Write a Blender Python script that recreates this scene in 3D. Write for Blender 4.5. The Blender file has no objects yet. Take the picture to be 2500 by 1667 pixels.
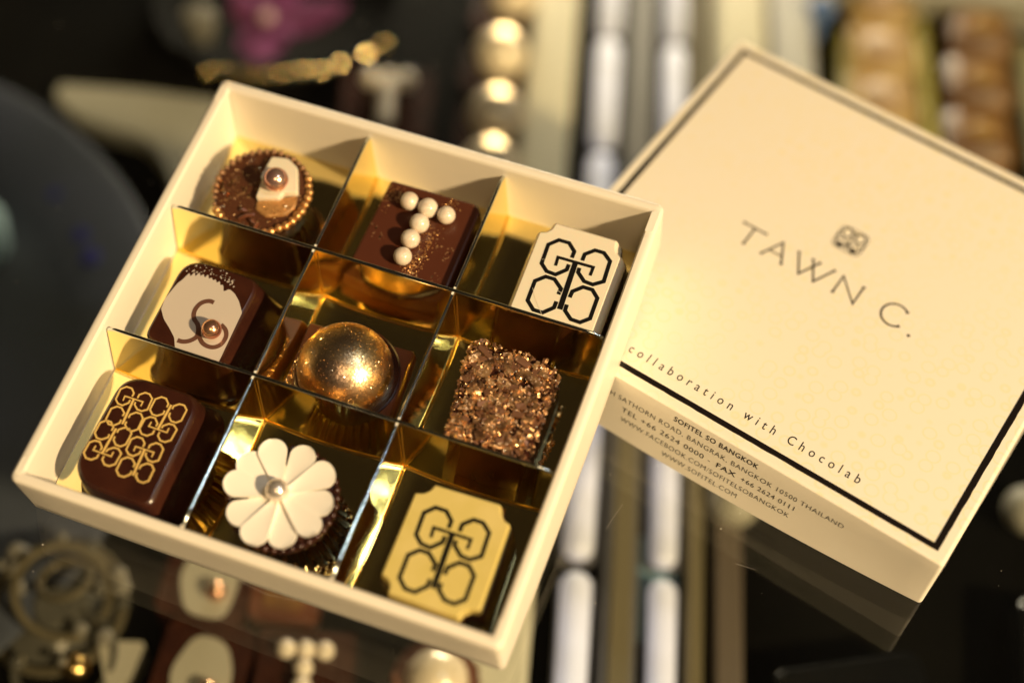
import bpy, math, random
from mathutils import Matrix, Vector, Euler
random.seed(7)
S = bpy.context.scene
COL = S.collection
MM = 0.001

# ------------------------------------------------------------------ camera, world, lights, exposure
cam_d = bpy.data.cameras.new('camera'); cam = bpy.data.objects.new('camera', cam_d); COL.objects.link(cam)
S.camera = cam
pitch, roll = math.radians(54.2696), math.radians(5.5268)
cp, sp, cr, sr = math.cos(pitch), math.sin(pitch), math.cos(roll), math.sin(roll)
R0, U0, F0 = Vector((1, 0, 0)), Vector((0, sp, cp)), Vector((0, cp, -sp))
rx, ux = R0*cr + U0*sr, -R0*sr + U0*cr
cam.matrix_world = Matrix(((rx.x, ux.x, -F0.x, 0), (rx.y, ux.y, -F0.y, 0), (rx.z, ux.z, -F0.z, 0.33), (0, 0, 0, 1)))
cam_d.sensor_width = 36; cam_d.lens = 53.28; cam_d.clip_start = 0.01; cam_d.clip_end = 50
cam_d.dof.use_dof = True; cam_d.dof.focus_distance = 0.3715; cam_d.dof.aperture_fstop = 3.3

w = bpy.data.worlds.new('World'); S.world = w; w.use_nodes = True
bg = w.node_tree.nodes['Background']; bg.inputs[0].default_value = (0.50, 0.33, 0.17, 1); bg.inputs[1].default_value = 0.04

BOX = Matrix.Translation(Vector((-0.11515*0.33, 0.65001*0.33, 0.04017*0.33 + 0.0003))) @ Matrix.Rotation(-0.2711593, 4, 'Z') @ Matrix.Rotation(-0.0321482, 4, 'Y') @ Matrix.Rotation(0.18387, 4, 'X')
LID = Matrix.Translation(Vector((0.0819294, 0.2564049, 0.0003))) @ Matrix.Rotation(math.radians(-29.8758), 4, 'Z')

def area(name, pos, target, size, power, color, size_y=None, shape='DISK'):
    l = bpy.data.lights.new(name, 'AREA'); l.shape = shape; l.size = size
    if size_y: l.shape = 'RECTANGLE'; l.size_y = size_y
    l.energy = power; l.color = color
    o = bpy.data.objects.new(name, l); COL.objects.link(o)
    o.location = pos; d = Vector(target) - Vector(pos)
    o.rotation_euler = d.to_track_quat('-Z', 'Y').to_euler()
    return o
ctr = Vector((0.0, 0.22, 0.01))
Lk = (BOX.to_3x3() @ Vector((1.0, -0.26, 0.80))).normalized()
area('key_lamp', ctr + Lk*2.0, ctr, 0.11, 63, (1.0, 0.73, 0.405))
area('cool_strip_lamp', ctr + (BOX.to_3x3() @ Vector((0.50, 0.24, 1.0))).normalized()*1.1, ctr, 0.035, 1.6, (0.80, 0.92, 1.0), 0.28)  # no window: cool overhead strip added for glints on the divider edges
area('shelf_fill', (0.02, 0.80, -0.012), (0.0, 0.40, -0.1), 0.30, 4.6, (1.0, 0.84, 0.60), 0.05)  # added lamp under the glass to brighten the shelf goods
area('front_fill', ctr + Vector((0.05, -0.95, 1.35)), ctr, 0.5, 4.6, (1.0, 0.70, 0.38))  # added soft fill from above, behind the camera

S.view_settings.view_transform = 'Standard'; S.view_settings.look = 'None'
S.view_settings.exposure = 0; S.view_settings.gamma = 1
cy = S.cycles
cy.max_bounces = 12; cy.diffuse_bounces = 5; cy.glossy_bounces = 8; cy.transmission_bounces = 8; cy.transparent_max_bounces = 16
cy.caustics_reflective = True; cy.sample_clamp_indirect = 60; cy.blur_glossy = 1.0
cy.use_denoising = True
try: cy.denoiser = 'OPENIMAGEDENOISE'
except Exception: pass

# ------------------------------------------------------------------ materials
def principled(name, color, rough=0.5, metal=0.0, **kw):
    m = bpy.data.materials.new(name); m.use_nodes = True
    b = m.node_tree.nodes['Principled BSDF']
    b.inputs['Base Color'].default_value = (*color, 1); b.inputs['Roughness'].default_value = rough; b.inputs['Metallic'].default_value = metal
    for k, v in kw.items(): b.inputs[k].default_value = v
    return m
def nn(m, t): return m.node_tree.nodes.new(t)
def lk(m, a, b): m.node_tree.links.new(a, b)
def coords(m, scale):
    t = nn(m, 'ShaderNodeTexCoord'); mp = nn(m, 'ShaderNodeMapping'); mp.inputs['Scale'].default_value = (scale,)*3
    lk(m, t.outputs['Object'], mp.inputs[0]); return mp.outputs[0]
def mottled(m, c1, c2, scale, detail=4, lo=0.35, hi=0.65):
    """base colour varies between two colours"""
    n = nn(m, 'ShaderNodeTexNoise'); n.inputs['Scale'].default_value = scale; n.inputs['Detail'].default_value = detail
    t = nn(m, 'ShaderNodeTexCoord'); lk(m, t.outputs['Object'], n.inputs['Vector'])
    r = nn(m, 'ShaderNodeValToRGB'); r.color_ramp.elements[0].position = lo; r.color_ramp.elements[1].position = hi
    r.color_ramp.elements[0].color = (*c1, 1); r.color_ramp.elements[1].color = (*c2, 1)
    lk(m, n.outputs['Fac'], r.inputs[0]); lk(m, r.outputs[0], m.node_tree.nodes['Principled BSDF'].inputs['Base Color'])
    return r
def bumpy(m, scale, strength, dist=0.0002, kind='noise', detail=3):
    t = nn(m, 'ShaderNodeTexCoord')
    if kind == 'noise':
        n = nn(m, 'ShaderNodeTexNoise'); n.inputs['Detail'].default_value = detail; out = n.outputs['Fac']
    else:
        n = nn(m, 'ShaderNodeTexVoronoi'); out = n.outputs['Distance']
    n.inputs['Scale'].default_value = scale
    lk(m, t.outputs['Object'], n.inputs['Vector'])
    b = nn(m, 'ShaderNodeBump'); b.inputs['Strength'].default_value = strength; b.inputs['Distance'].default_value = dist
    lk(m, out, b.inputs['Height']); lk(m, b.outputs[0], m.node_tree.nodes['Principled BSDF'].inputs['Normal'])
def sparkle(m, scale, jitter, metal_noise=None):
    """each tiny flake faces its own way: a Voronoi cell colour tilts the normal"""
    t = nn(m, 'ShaderNodeTexCoord'); v = nn(m, 'ShaderNodeTexVoronoi'); v.inputs['Scale'].default_value = scale
    lk(m, t.outputs['Object'], v.inputs['Vector'])
    g = nn(m, 'ShaderNodeNewGeometry')
    s = nn(m, 'ShaderNodeVectorMath'); s.operation = 'SUBTRACT'; lk(m, v.outputs['Color'], s.inputs[0]); s.inputs[1].default_value = (0.5, 0.5, 0.5)
    k = nn(m, 'ShaderNodeVectorMath'); k.operation = 'SCALE'; lk(m, s.outputs[0], k.inputs[0]); k.inputs['Scale'].default_value = jitter
    a = nn(m, 'ShaderNodeVectorMath'); a.operation = 'ADD'; lk(m, k.outputs[0], a.inputs[0]); lk(m, g.outputs['Normal'], a.inputs[1])
    z = nn(m, 'ShaderNodeVectorMath'); z.operation = 'NORMALIZE'; lk(m, a.outputs[0], z.inputs[0])
    lk(m, z.outputs[0], m.node_tree.nodes['Principled BSDF'].inputs['Normal'])

M = {}
M['card'] = principled('cream_card', (0.86, 0.80, 0.66), 0.48); mottled(M['card'], (0.85, 0.79, 0.65), (0.875, 0.82, 0.685), 60); bumpy(M['card'], 1500, 0.25, 0.00008)
M['boxcard'] = principled('handled_card', (0.86, 0.80, 0.66), 0.42); m = M['boxcard']; bumpy(m, 240, 0.22, 0.00025, detail=6)
t = nn(m, 'ShaderNodeTexCoord'); n = nn(m, 'ShaderNodeTexNoise'); n.inputs['Scale'].default_value = 75; n.inputs['Detail'].default_value = 7; n.inputs['Roughness'].default_value = 0.62; lk(m, t.outputs['Object'], n.inputs['Vector'])
ra = nn(m, 'ShaderNodeValToRGB'); ra.color_ramp.elements[0].position = 0.67; ra.color_ramp.elements[0].color = (0.86, 0.795, 0.655, 1); ra.color_ramp.elements[1].position = 0.80; ra.color_ramp.elements[1].color = (0.50, 0.32, 0.17, 1)
lk(m, n.outputs['Fac'], ra.inputs[0]); lk(m, ra.outputs[0], m.node_tree.nodes['Principled BSDF'].inputs['Base Color'])
M['card_in'] = principled('cream_card_inside', (0.86, 0.79, 0.62), 0.35); mottled(M['card_in'], (0.84, 0.76, 0.58), (0.87, 0.81, 0.65), 45); bumpy(M['card_in'], 150, 0.10, 0.0004)
M['foil'] = principled('gold_foil_card', (1.0, 0.85, 0.40), 0.075, 1.0); bumpy(M['foil'], 55, 0.22, 0.0009, detail=2)
M['foil_edge'] = principled('cut_foil_edge', (0.66, 0.71, 0.68), 0.14, 1.0); bumpy(M['foil_edge'], 700, 0.2, 0.0001)
M['fold'] = principled('foil_fold', (1.0, 0.76, 0.28), 0.2, 1.0)
M['dark'] = principled('dark_chocolate', (0.050, 0.014, 0.007), 0.27); mottled(M['dark'], (0.030, 0.0085, 0.005), (0.048, 0.014, 0.007), 140); bumpy(M['dark'], 260, 0.10, 0.0003)
M['milk'] = principled('milk_chocolate', (0.135, 0.045, 0.020), 0.30); mottled(M['milk'], (0.11, 0.035, 0.016), (0.16, 0.056, 0.026), 90); bumpy(M['milk'], 200, 0.12, 0.0003)
M['white'] = principled('white_chocolate', (0.80, 0.72, 0.55), 0.38, **{'Subsurface Weight': 0.15, 'Subsurface Scale': 0.002})
bumpy(M['white'], 160, 0.06, 0.0003)
M['petal'] = principled('white_petal_chocolate', (0.93, 0.88, 0.77), 0.5); bumpy(M['petal'], 220, 0.10, 0.0003)
M['yellow'] = principled('yellow_chocolate', (0.60, 0.44, 0.075), 0.36); mottled(M['yellow'], (0.62, 0.50, 0.15), (0.68, 0.55, 0.20), 110); bumpy(M['yellow'], 160, 0.06, 0.0003)
M['greybeige'] = principled('beige_transfer', (0.58, 0.51, 0.43), 0.30)
M['cocoa_line'] = principled('cocoa_ink', (0.13, 0.06, 0.04), 0.3)
M['ink'] = principled('black_cocoa_ink', (0.008, 0.007, 0.006), 0.30)
M['print'] = principled('black_print', (0.012, 0.009, 0.007), 0.5)
M['print_soft'] = principled('brown_print', (0.02, 0.014, 0.009), 0.5)
M['blackfoil'] = principled('glossy_black_line', (0.012, 0.009, 0.008), 0.16); bumpy(M['blackfoil'], 300, 0.15, 0.0002)
M['gold_line'] = principled('gold_cocoa_line', (0.74, 0.50, 0.15), 0.45)
M['pearl'] = principled('ivory_pearl', (0.80, 0.68, 0.52), 0.24, **{'Coat Weight': 0.5, 'Coat Roughness': 0.15}); mottled(M['pearl'], (0.72, 0.58, 0.44), (0.84, 0.74, 0.58), 700, 5); bumpy(M['pearl'], 700, 0.25, 0.0002)
M['copper'] = principled('copper_pearl', (0.86, 0.47, 0.26), 0.24, 0.9); mottled(M['copper'], (0.74, 0.30, 0.20), (0.92, 0.60, 0.34), 260); 
M['rose'] = principled('rose_pearl', (0.86, 0.55, 0.42), 0.22, 0.85); mottled(M['rose'], (0.75, 0.38, 0.34), (0.90, 0.66, 0.50), 220)
M['silver'] = principled('silver_pearl', (0.88, 0.78, 0.68), 0.27, 0.75)
M['golddust'] = principled('gold_lustre', (0.90, 0.46, 0.13), 0.34, 1.0, **{'Coat Weight': 0.35, 'Coat Roughness': 0.12}); mottled(M['golddust'], (0.50, 0.35, 0.25), (1.0, 0.75, 0.37), 70, 3, 0.40, 0.62); sparkle(M['golddust'], 3200, 0.16)
M['glitter'] = principled('gold_glitter', (1.0, 0.70, 0.36), 0.22, 1.0)
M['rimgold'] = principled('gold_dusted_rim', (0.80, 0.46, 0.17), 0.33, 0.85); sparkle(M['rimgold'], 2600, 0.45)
M['crunch'] = principled('copper_dusted_nuts', (0.58, 0.28, 0.13), 0.34, 0.75); mottled(M['crunch'], (0.24, 0.12, 0.055), (0.92, 0.54, 0.25), 260, 5, 0.38, 0.62); sparkle(M['crunch'], 2400, 0.55)
M['tanglaze'] = principled('gold_dusted_white', (0.52, 0.27, 0.09), 0.35, 0.35); sparkle(M['tanglaze'], 2600, 0.35)
# speckled dark glaze: fine gold dust over dark chocolate
def speckled(name, base, dust, scale, lo, rough=0.25, patch=90):
    m = principled(name, base, rough); b = m.node_tree.nodes['Principled BSDF']
    t = nn(m, 'ShaderNodeTexCoord'); v = nn(m, 'ShaderNodeTexVoronoi'); v.inputs['Scale'].default_value = scale; lk(m, t.outputs['Object'], v.inputs['Vector'])
    n = nn(m, 'ShaderNodeTexNoise'); n.inputs['Scale'].default_value = patch; lk(m, t.outputs['Object'], n.inputs['Vector'])
    sx = nn(m, 'ShaderNodeSeparateColor'); lk(m, v.outputs['Color'], sx.inputs[0])
    ad = nn(m, 'ShaderNodeMath'); ad.operation = 'MULTIPLY'; lk(m, sx.outputs[0], ad.inputs[0]); lk(m, n.outputs['Fac'], ad.inputs[1])
    r = nn(m, 'ShaderNodeValToRGB'); r.color_ramp.elements[0].position = lo; r.color_ramp.elements[1].position = lo+0.06
    lk(m, ad.outputs[0], r.inputs[0])
    mx = nn(m, 'ShaderNodeMix'); mx.data_type = 'RGBA'; lk(m, r.outputs[0], mx.inputs['Factor']); mx.inputs['A'].default_value = (*base, 1); mx.inputs['B'].default_value = (*dust, 1)
    lk(m, mx.outputs['Result'], b.inputs['Base Color']); lk(m, r.outputs[0], b.inputs['Metallic'])
    return m
M['glaze'] = speckled('speckled_glaze', (0.085, 0.032, 0.015), (0.85, 0.48, 0.20), 1500, 0.40, 0.25); bumpy(M['glaze'], 500, 0.35, 0.0005)
M['tdark'] = speckled('dusted_milk_chocolate', (0.080, 0.024, 0.012), (0.80, 0.45, 0.22), 2200, 0.52, 0.25); bumpy(M['tdark'], 160, 0.20, 0.0005)
M['darkdust'] = speckled('dusted_dark_chocolate', (0.022, 0.009, 0.005), (0.75, 0.42, 0.16), 1500, 0.50, 0.3); bumpy(M['darkdust'], 500, 0.5, 0.0005)
# lid paper with a faint ring pattern in yellow
m = principled('printed_lid_paper', (0.86, 0.80, 0.66), 0.45); b = m.node_tree.nodes['Principled BSDF']
t = nn(m, 'ShaderNodeTexCoord'); v = nn(m, 'ShaderNodeTexVoronoi'); v.inputs['Scale'].default_value = 215; v.inputs['Randomness'].default_value = 0.6
lk(m, t.outputs['Object'], v.inputs['Vector'])
r = nn(m, 'ShaderNodeValToRGB'); e = r.color_ramp.elements
e[0].position = 0.30; e[0].color = (0, 0, 0, 1); e[1].position = 0.46; e[1].color = (0, 0, 0, 1)
x = e.new(0.37); x.color = (1, 1, 1, 1)
lk(m, v.outputs['Distance'], r.inputs[0])
n = nn(m, 'ShaderNodeTexNoise'); n.inputs['Scale'].default_value = 22; lk(m, t.outputs['Object'], n.inputs['Vector'])
r2 = nn(m, 'ShaderNodeValToRGB'); r2.color_ramp.elements[0].position = 0.30; r2.color_ramp.elements[1].position = 0.55; lk(m, n.outputs['Fac'], r2.inputs[0])
mu = nn(m, 'ShaderNodeMath'); mu.operation = 'MULTIPLY'; lk(m, r.outputs[0], mu.inputs[0]); lk(m, r2.outputs[0], mu.inputs[1])
mx = nn(m, 'ShaderNodeMix'); mx.data_type = 'RGBA'; mx.inputs['A'].default_value = (0.86, 0.80, 0.66, 1); mx.inputs['B'].default_value = (0.86, 0.77, 0.52, 1)
lk(m, mu.outputs[0], mx.inputs['Factor']); lk(m, mx.outputs['Result'], b.inputs['Base Color'])
M['lid'] = m
# glass: clear sheet that mirrors a little on each face
m = bpy.data.materials.new('clear_glass'); m.use_nodes = True; nt = m.node_tree; nt.nodes.remove(nt.nodes['Principled BSDF'])
tr = nn(m, 'ShaderNodeBsdfTransparent'); tr.inputs[0].default_value = (0.95, 0.97, 0.96, 1)
gl = nn(m, 'ShaderNodeBsdfGlossy'); gl.inputs['Roughness'].default_value = 0.0
lw = nn(m, 'ShaderNodeLayerWeight'); lw.inputs['Blend'].default_value = 0.5
pw = nn(m, 'ShaderNodeMath'); pw.operation = 'POWER'; pw.inputs[1].default_value = 5; lk(m, lw.outputs['Facing'], pw.inputs[0])
ma = nn(m, 'ShaderNodeMath'); ma.operation = 'MULTIPLY_ADD'; ma.inputs[1].default_value = 0.95; ma.inputs[2].default_value = 0.05; lk(m, pw.outputs[0], ma.inputs[0])
ms = nn(m, 'ShaderNodeMixShader'); lk(m, ma.outputs[0], ms.inputs[0]); lk(m, tr.outputs[0], ms.inputs[1]); lk(m, gl.outputs[0], ms.inputs[2])
lk(m, ms.outputs[0], nt.nodes['Material Output'].inputs[0]); M['glass'] = m
M['deck'] = principled('black_shelf_lining', (0.002, 0.002, 0.0015), 0.8, **{'Specular IOR Level': 0.05}); mottled(M['deck'], (0.001, 0.001, 0.0008), (0.004, 0.0035, 0.0025), 12)
M['creambar'] = principled('cream_enamel_rail', (0.62, 0.56, 0.40), 0.4)
M['steel'] = principled('grey_satin_steel', (0.15, 0.14, 0.13), 0.45, 0.3)
M['olive'] = principled('olive_bronze_strip', (0.19, 0.155, 0.085), 0.45, 0.2)
M['pinkbrown'] = principled('taupe_strip', (0.13, 0.10, 0.075), 0.5)
M['housing'] = principled('grey_tube_channel', (0.17, 0.16, 0.17), 0.5)
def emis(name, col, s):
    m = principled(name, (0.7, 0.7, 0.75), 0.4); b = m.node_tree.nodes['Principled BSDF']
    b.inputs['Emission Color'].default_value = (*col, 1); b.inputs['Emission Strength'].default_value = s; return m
M['tube'] = emis('lavender_glow', (0.80, 0.73, 0.86), 0.44)  # pale lavender streaks, their glow put into the material
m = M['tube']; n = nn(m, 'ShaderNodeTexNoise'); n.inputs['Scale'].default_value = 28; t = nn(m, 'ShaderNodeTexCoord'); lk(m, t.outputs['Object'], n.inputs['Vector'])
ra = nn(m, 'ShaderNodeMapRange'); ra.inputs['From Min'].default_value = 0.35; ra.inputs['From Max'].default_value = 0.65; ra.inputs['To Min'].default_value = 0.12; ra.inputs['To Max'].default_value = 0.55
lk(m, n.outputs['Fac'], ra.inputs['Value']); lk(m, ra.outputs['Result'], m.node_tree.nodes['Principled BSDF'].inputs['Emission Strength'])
M['slate'] = principled('slate_blue_glaze', (0.022, 0.025, 0.029), 0.5); mottled(M['slate'], (0.038, 0.044, 0.044), (0.068, 0.074, 0.10), 9)
M['teal'] = principled('teal_glow', (0.34, 0.46, 0.47), 0.2)  # colour of the teal glow at the left edge
M['cobalt'] = principled('cobalt_glint', (0.05, 0.05, 0.22), 0.25)  # blue glints on the platter, put in as colour
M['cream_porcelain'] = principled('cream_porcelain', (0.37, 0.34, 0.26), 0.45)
M['magenta'] = principled('magenta_petal', (0.30, 0.05, 0.18), 0.9, **{'Specular IOR Level': 0.1}); mottled(M['magenta'], (0.12, 0.03, 0.07), (0.20, 0.05, 0.15), 60)
M['blackgloss'] = principled('black_gloss_dish', (0.006, 0.006, 0.006), 0.2)
M['goldmetal'] = principled('gold_metal', (0.98, 0.66, 0.24), 0.20, 1.0)
M['goldball'] = principled('gold_dusted_white_ball', (0.88, 0.72, 0.50), 0.22, 0.15)
M['goldgrain'] = principled('golden_crumb', (0.62, 0.36, 0.10), 0.5); mottled(M['goldgrain'], (0.36, 0.20, 0.05), (0.58, 0.40, 0.16), 90)
M['chart'] = principled('yellow_green_wrapper', (0.36, 0.30, 0.045), 0.4)
M['caramel'] = principled('caramel_brown', (0.30, 0.13, 0.03), 0.45); mottled(M['caramel'], (0.12, 0.05, 0.014), (0.27, 0.13, 0.032), 50)
M['crystal'] = principled('smoky_crystal', (0.13, 0.12, 0.095), 0.12, 0.35)
M['greyglass'] = principled('grey_stone', (0.20, 0.18, 0.145), 0.35)
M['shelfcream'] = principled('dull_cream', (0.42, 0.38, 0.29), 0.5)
M['beadface'] = principled('aimed_gold_face', (1.0, 0.70, 0.27), 0.27, 1.0)
M['antique'] = principled('antique_gold', (0.20, 0.165, 0.10), 0.4, 0.6)
M['glint'] = principled('glint_disc', (1.0, 0.78, 0.46), 0.52, 1.0)  # for the highlight discs set on the truffle balls
M['tanbead'] = principled('shaded_tan_bead', (0.30, 0.16, 0.07), 0.35, 0.2)  # dull copy for the shaded side of the tart rim
M['nut'] = principled('brown_nut_flake', (0.20, 0.095, 0.05), 0.42, 0.25)
M['dust'] = principled('dust', (0.7, 0.66, 0.58), 0.8)

# ------------------------------------------------------------------ mesh helpers (all in millimetres)
class MB:
    def __init__(s): s.v = []; s.f = []; s.mi = []
    def add(s, vs, fs, mi=0):
        o = len(s.v); s.v += [tuple(p) for p in vs]; s.f += [tuple(i+o for i in f) for f in fs]; s.mi += [mi]*len(fs)
    def loft(s, loops, cap0=True, cap1=True, mi=0, closed=True):
        n = len(loops[0]); vs = [p for l in loops for p in l]; fs = []
        for k in range(len(loops)-1):
            for i in range(n if closed else n-1):
                j = (i+1) % n; fs.append((k*n+i, k*n+j, (k+1)*n+j, (k+1)*n+i))
        if cap0: fs.append(tuple(reversed(range(n))))
        if cap1: fs.append(tuple((len(loops)-1)*n+i for i in range(n)))
        s.add(vs, fs, mi)
    def prism(s, out, z0, z1, mi=0): s.loft([[(x, y, z0) for x, y in out], [(x, y, z1) for x, y in out]], mi=mi)
    def box(s, x0, x1, y0, y1, z0, z1, mi=0): s.prism([(x0, y0), (x1, y0), (x1, y1), (x0, y1)], z0, z1, mi)
    def sphere(s, c, r, seg=24, rings=14, sc=(1, 1, 1), mi=0):
        vs = [(c[0], c[1], c[2]-r*sc[2])]; fs = []
        for i in range(1, rings):
            a = math.pi*i/rings - math.pi/2
            for j in range(seg):
                b = 2*math.pi*j/seg; vs.append((c[0]+r*sc[0]*math.cos(a)*math.cos(b), c[1]+r*sc[1]*math.cos(a)*math.sin(b), c[2]+r*sc[2]*math.sin(a)))
        vs.append((c[0], c[1], c[2]+r*sc[2])); top = len(vs)-1
        for j in range(seg):
            k = (j+1) % seg; fs.append((0, 1+k, 1+j)); fs.append((top, top-seg+j, top-seg+k))
            for i in range(rings-2): fs.append((1+i*seg+j, 1+i*seg+k, 1+(i+1)*seg+k, 1+(i+1)*seg+j))
        s.add(vs, fs, mi)
    def lathe(s, prof, c=(0, 0), seg=64, flute=0, amp=0, cap=True, mi=0):
        loops = []
        for r, z in prof:
            loops.append([(c[0]+(r*(1+amp*math.cos(flute*2*math.pi*j/seg)))*math.cos(2*math.pi*j/seg), c[1]+(r*(1+amp*math.cos(flute*2*math.pi*j/seg)))*math.sin(2*math.pi*j/seg), z) for j in range(seg)])
        s.loft(loops, cap, cap, mi)
    def tube(s, pts, r, seg=8, mi=0):
        loops = []; P = [Vector(p) for p in pts]
        for i, p in enumerate(P):
            d = (P[min(i+1, len(P)-1)] - P[max(i-1, 0)]).normalized()
            u = d.cross(Vector((0, 0, 1)));
            if u.length < 1e-3: u = d.cross(Vector((0, 1, 0)))
            u.normalize(); v2 = d.cross(u)
            rr = r[i] if isinstance(r, (list, tuple)) else r
            loops.append([tuple(p + (u*math.cos(2*math.pi*j/seg) + v2*math.sin(2*math.pi*j/seg))*rr) for j in range(seg)])
        s.loft(loops, mi=mi)
    def ribbon(s, pts, wd, z0, z1, mi=0):
        """flat stroke with mitred joints, raised from z0 to z1"""
        n = len(pts); L = []; R = []
        for i in range(n):
            p = Vector(pts[i])
            a = (p-Vector(pts[i-1])).normalized() if i > 0 else None
            b2 = (Vector(pts[i+1])-p).normalized() if i < n-1 else None
            if a is None: a = b2
            if b2 is None: b2 = a
            t2 = (a+b2).normalized() if (a+b2).length > 1e-6 else a; nrm = Vector((-t2.y, t2.x))
            k = 1/max(0.45, nrm.dot(Vector((-a.y, a.x)))); ww = wd[i] if isinstance(wd, (list, tuple)) else wd
            L.append(p+nrm*ww/2*k); R.append(p-nrm*ww/2*k)
        for i in range(n-1):
            q = [R[i], R[i+1], L[i+1], L[i]]
            s.prism([(c.x, c.y) for c in q], z0, z1, mi)
    def build(s, name, mats, parent=None, org=(0, 0, 0), mw=None, smooth=40):
        me = bpy.data.meshes.new(name)
        me.from_pydata([((x-org[0])*MM, (y-org[1])*MM, (z-org[2])*MM) for x, y, z in s.v], [], s.f)
        for mt in (mats if isinstance(mats, list) else [mats]): me.materials.append(mt)
        for p, i in zip(me.polygons, s.mi): p.material_index = i
        me.validate(); me.update()
        if smooth:
            me.polygons.foreach_set('use_smooth', [True]*len(me.polygons)); me.set_sharp_from_angle(angle=math.radians(smooth))
            for p in me.polygons:
                if len(p.vertices) > 14: p.use_smooth = False
        o = bpy.data.objects.new(name, me); COL.objects.link(o)
        if parent is not None: o.parent = parent
        if mw is not None: o.matrix_world = mw
        return o
CAMP = Vector((0, 0, 330)); 
def glint_dir(x, y, z):
    """half-vector that aims a face to flash the added lamp at the camera"""
    p_ = Vector((x, y, z)); v_ = (CAMP-p_).normalized(); return (v_+(Vector((20, 800, -12))-p_).normalized()).normalized()
def fleck(g, p, n_, size, jit, mi=0, k=6, th=0.12):
    n_ = (Vector(n_) + Vector((random.gauss(0, jit), random.gauss(0, jit), random.gauss(0, jit)))).normalized()
    u = n_.cross(Vector((0.3, 0.9, 0.1))).normalized(); w_ = n_.cross(u); p = Vector(p); a0 = random.uniform(0, 6.28)
    top = [p + n_*th + (u*math.cos(a0+2*math.pi*i/k)+w_*math.sin(a0+2*math.pi*i/k))*size for i in range(k)]
    bot = [p - n_*th + (u*math.cos(a0+2*math.pi*i/k)+w_*math.sin(a0+2*math.pi*i/k))*size*1.05 for i in range(k)]
    g.loft([[tuple(q) for q in bot], [tuple(q) for q in top]], mi=mi)
def tag(o, label=None, cat=None, group=None, kind=None):
    if label: o['label'] = label
    if cat: o['category'] = cat
    if group: o['group'] = group
    if kind: o['kind'] = kind
    return o
def empty(name, mw, label=None, cat=None, group=None):
    o = bpy.data.objects.new(name, None); o.empty_display_size = 0.01; COL.objects.link(o); o.matrix_world = mw
    return tag(o, label, cat, group)
def at(frame, c): return frame @ Matrix.Translation(Vector(c)*MM)
I4 = Matrix.Identity(4)

def rrect(hx, hy, r, z, c=(0, 0), nc=5, ns=14, bow=None):
    """rounded rectangle loop, counter-clockwise, with subdivided sides"""
    pts = []
    cor = [(hx-r, -hy+r, -90), (hx-r, hy-r, 0), (-hx+r, hy-r, 90), (-hx+r, -hy+r, 180)]
    for k, (x, y, a) in enumerate(cor):
        for i in range(nc+1):
            t = math.radians(a + 90*i/nc); pts.append((x+r*math.cos(t), y+r*math.sin(t)))
        x2, y2, a2 = cor[(k+1) % 4]
        s0 = pts[-1]; t2 = math.radians(a2); e0 = (x2+r*math.cos(t2), y2+r*math.sin(t2))
        for i in range(1, ns): pts.append((s0[0]+(e0[0]-s0[0])*i/ns, s0[1]+(e0[1]-s0[1])*i/ns))
    out = []
    for x, y in pts:
        dx = dy = 0
        if bow: dx, dy = bow(x, y, z)
        out.append((x+c[0]+dx, y+c[1]+dy, z))
    return out
def smooth_outline(poly, r, n=4):
    """round the corners of a polygon"""
    out = []; N = len(poly)
    for i in range(N):
        p = Vector(poly[i]); a = Vector(poly[i-1]); b2 = Vector(poly[(i+1) % N])
        ra = min(r, (a-p).length*0.48); rb = min(r, (b2-p).length*0.48)
        A = p+(a-p).normalized()*ra; B = p+(b2-p).normalized()*rb
        for k in range(n+1):
            t = k/n; q = A*(1-t)**2 + p*2*t*(1-t) + B*t*t; out.append((q.x, q.y))
    return out
def shrink(out, d):
    n = len(out); res = []
    for i in range(n):
        a = Vector(out[i-1]); p = Vector(out[i]); b2 = Vector(out[(i+1) % n])
        t = (b2-a)
        if t.length < 1e-9: res.append((p.x, p.y)); continue
        t.normalize(); nrm = Vector((-t.y, t.x)); q = p+nrm*d; res.append((q.x, q.y))
    return res

# ------------------------------------------------------------------ the setting
g = MB(); g.box(-700, 700, -300, 1100, -4.8, 0); tag(g.build('counter_glass', M['glass'], smooth=0), 'clear glass counter top carrying the box and its lid', kind='structure')
g = MB(); g.box(-900, 900, -300, 1300, -112, -100); tag(g.build('display_shelf', M['deck'], smooth=0), 'black lined display shelf below the glass', kind='structure')

# ------------------------------------------------------------------ open box
HX, HY, HZ = 61.2, 59.9, 18.1
box = empty('chocolate_box', BOX, 'open square cream card box with nine gold foil compartments, leaning on the lid corner', 'box')
def bbow(x, y, z):
    k = 0.9*(1-z/22); d = [0, 0]
    if y > 56 and abs(x) < 58 and z < 16.9 and y < 57.2: return (0, -3.3*(1-z/17.0))
    if abs(x) > HX-4 : d[0] = math.copysign(k*(0.35 if x < 0 else 1)*(1-(y/HY)**2), x)
    if abs(y) > HY-4 : d[1] = math.copysign(k*0.5*(1-(x/HX)**2), y)
    return d
loops = [rrect(HX+o, HY+o, r, z, bow=bbow) for z, o, r in [(0, -0.3, 1.0), (0.5, 0, 1.4), (4, 0, 1.5), (9, 0, 1.6), (14, 0, 1.7), (17.2, 0, 1.8), (17.75, -0.15, 1.8), (18.1, -0.6, 1.6), (18.15, -1.5, 1.4), (18.1, -2.4, 1.0), (17.7, -2.8, 0.8), (17.0, -2.95, 0.7), (9, -3.0, 0.6), (0.8, -3.0, 0.5)]]
g = MB(); g.loft(loops, False, False); g.build('side_walls', M['boxcard'], box)
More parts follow.
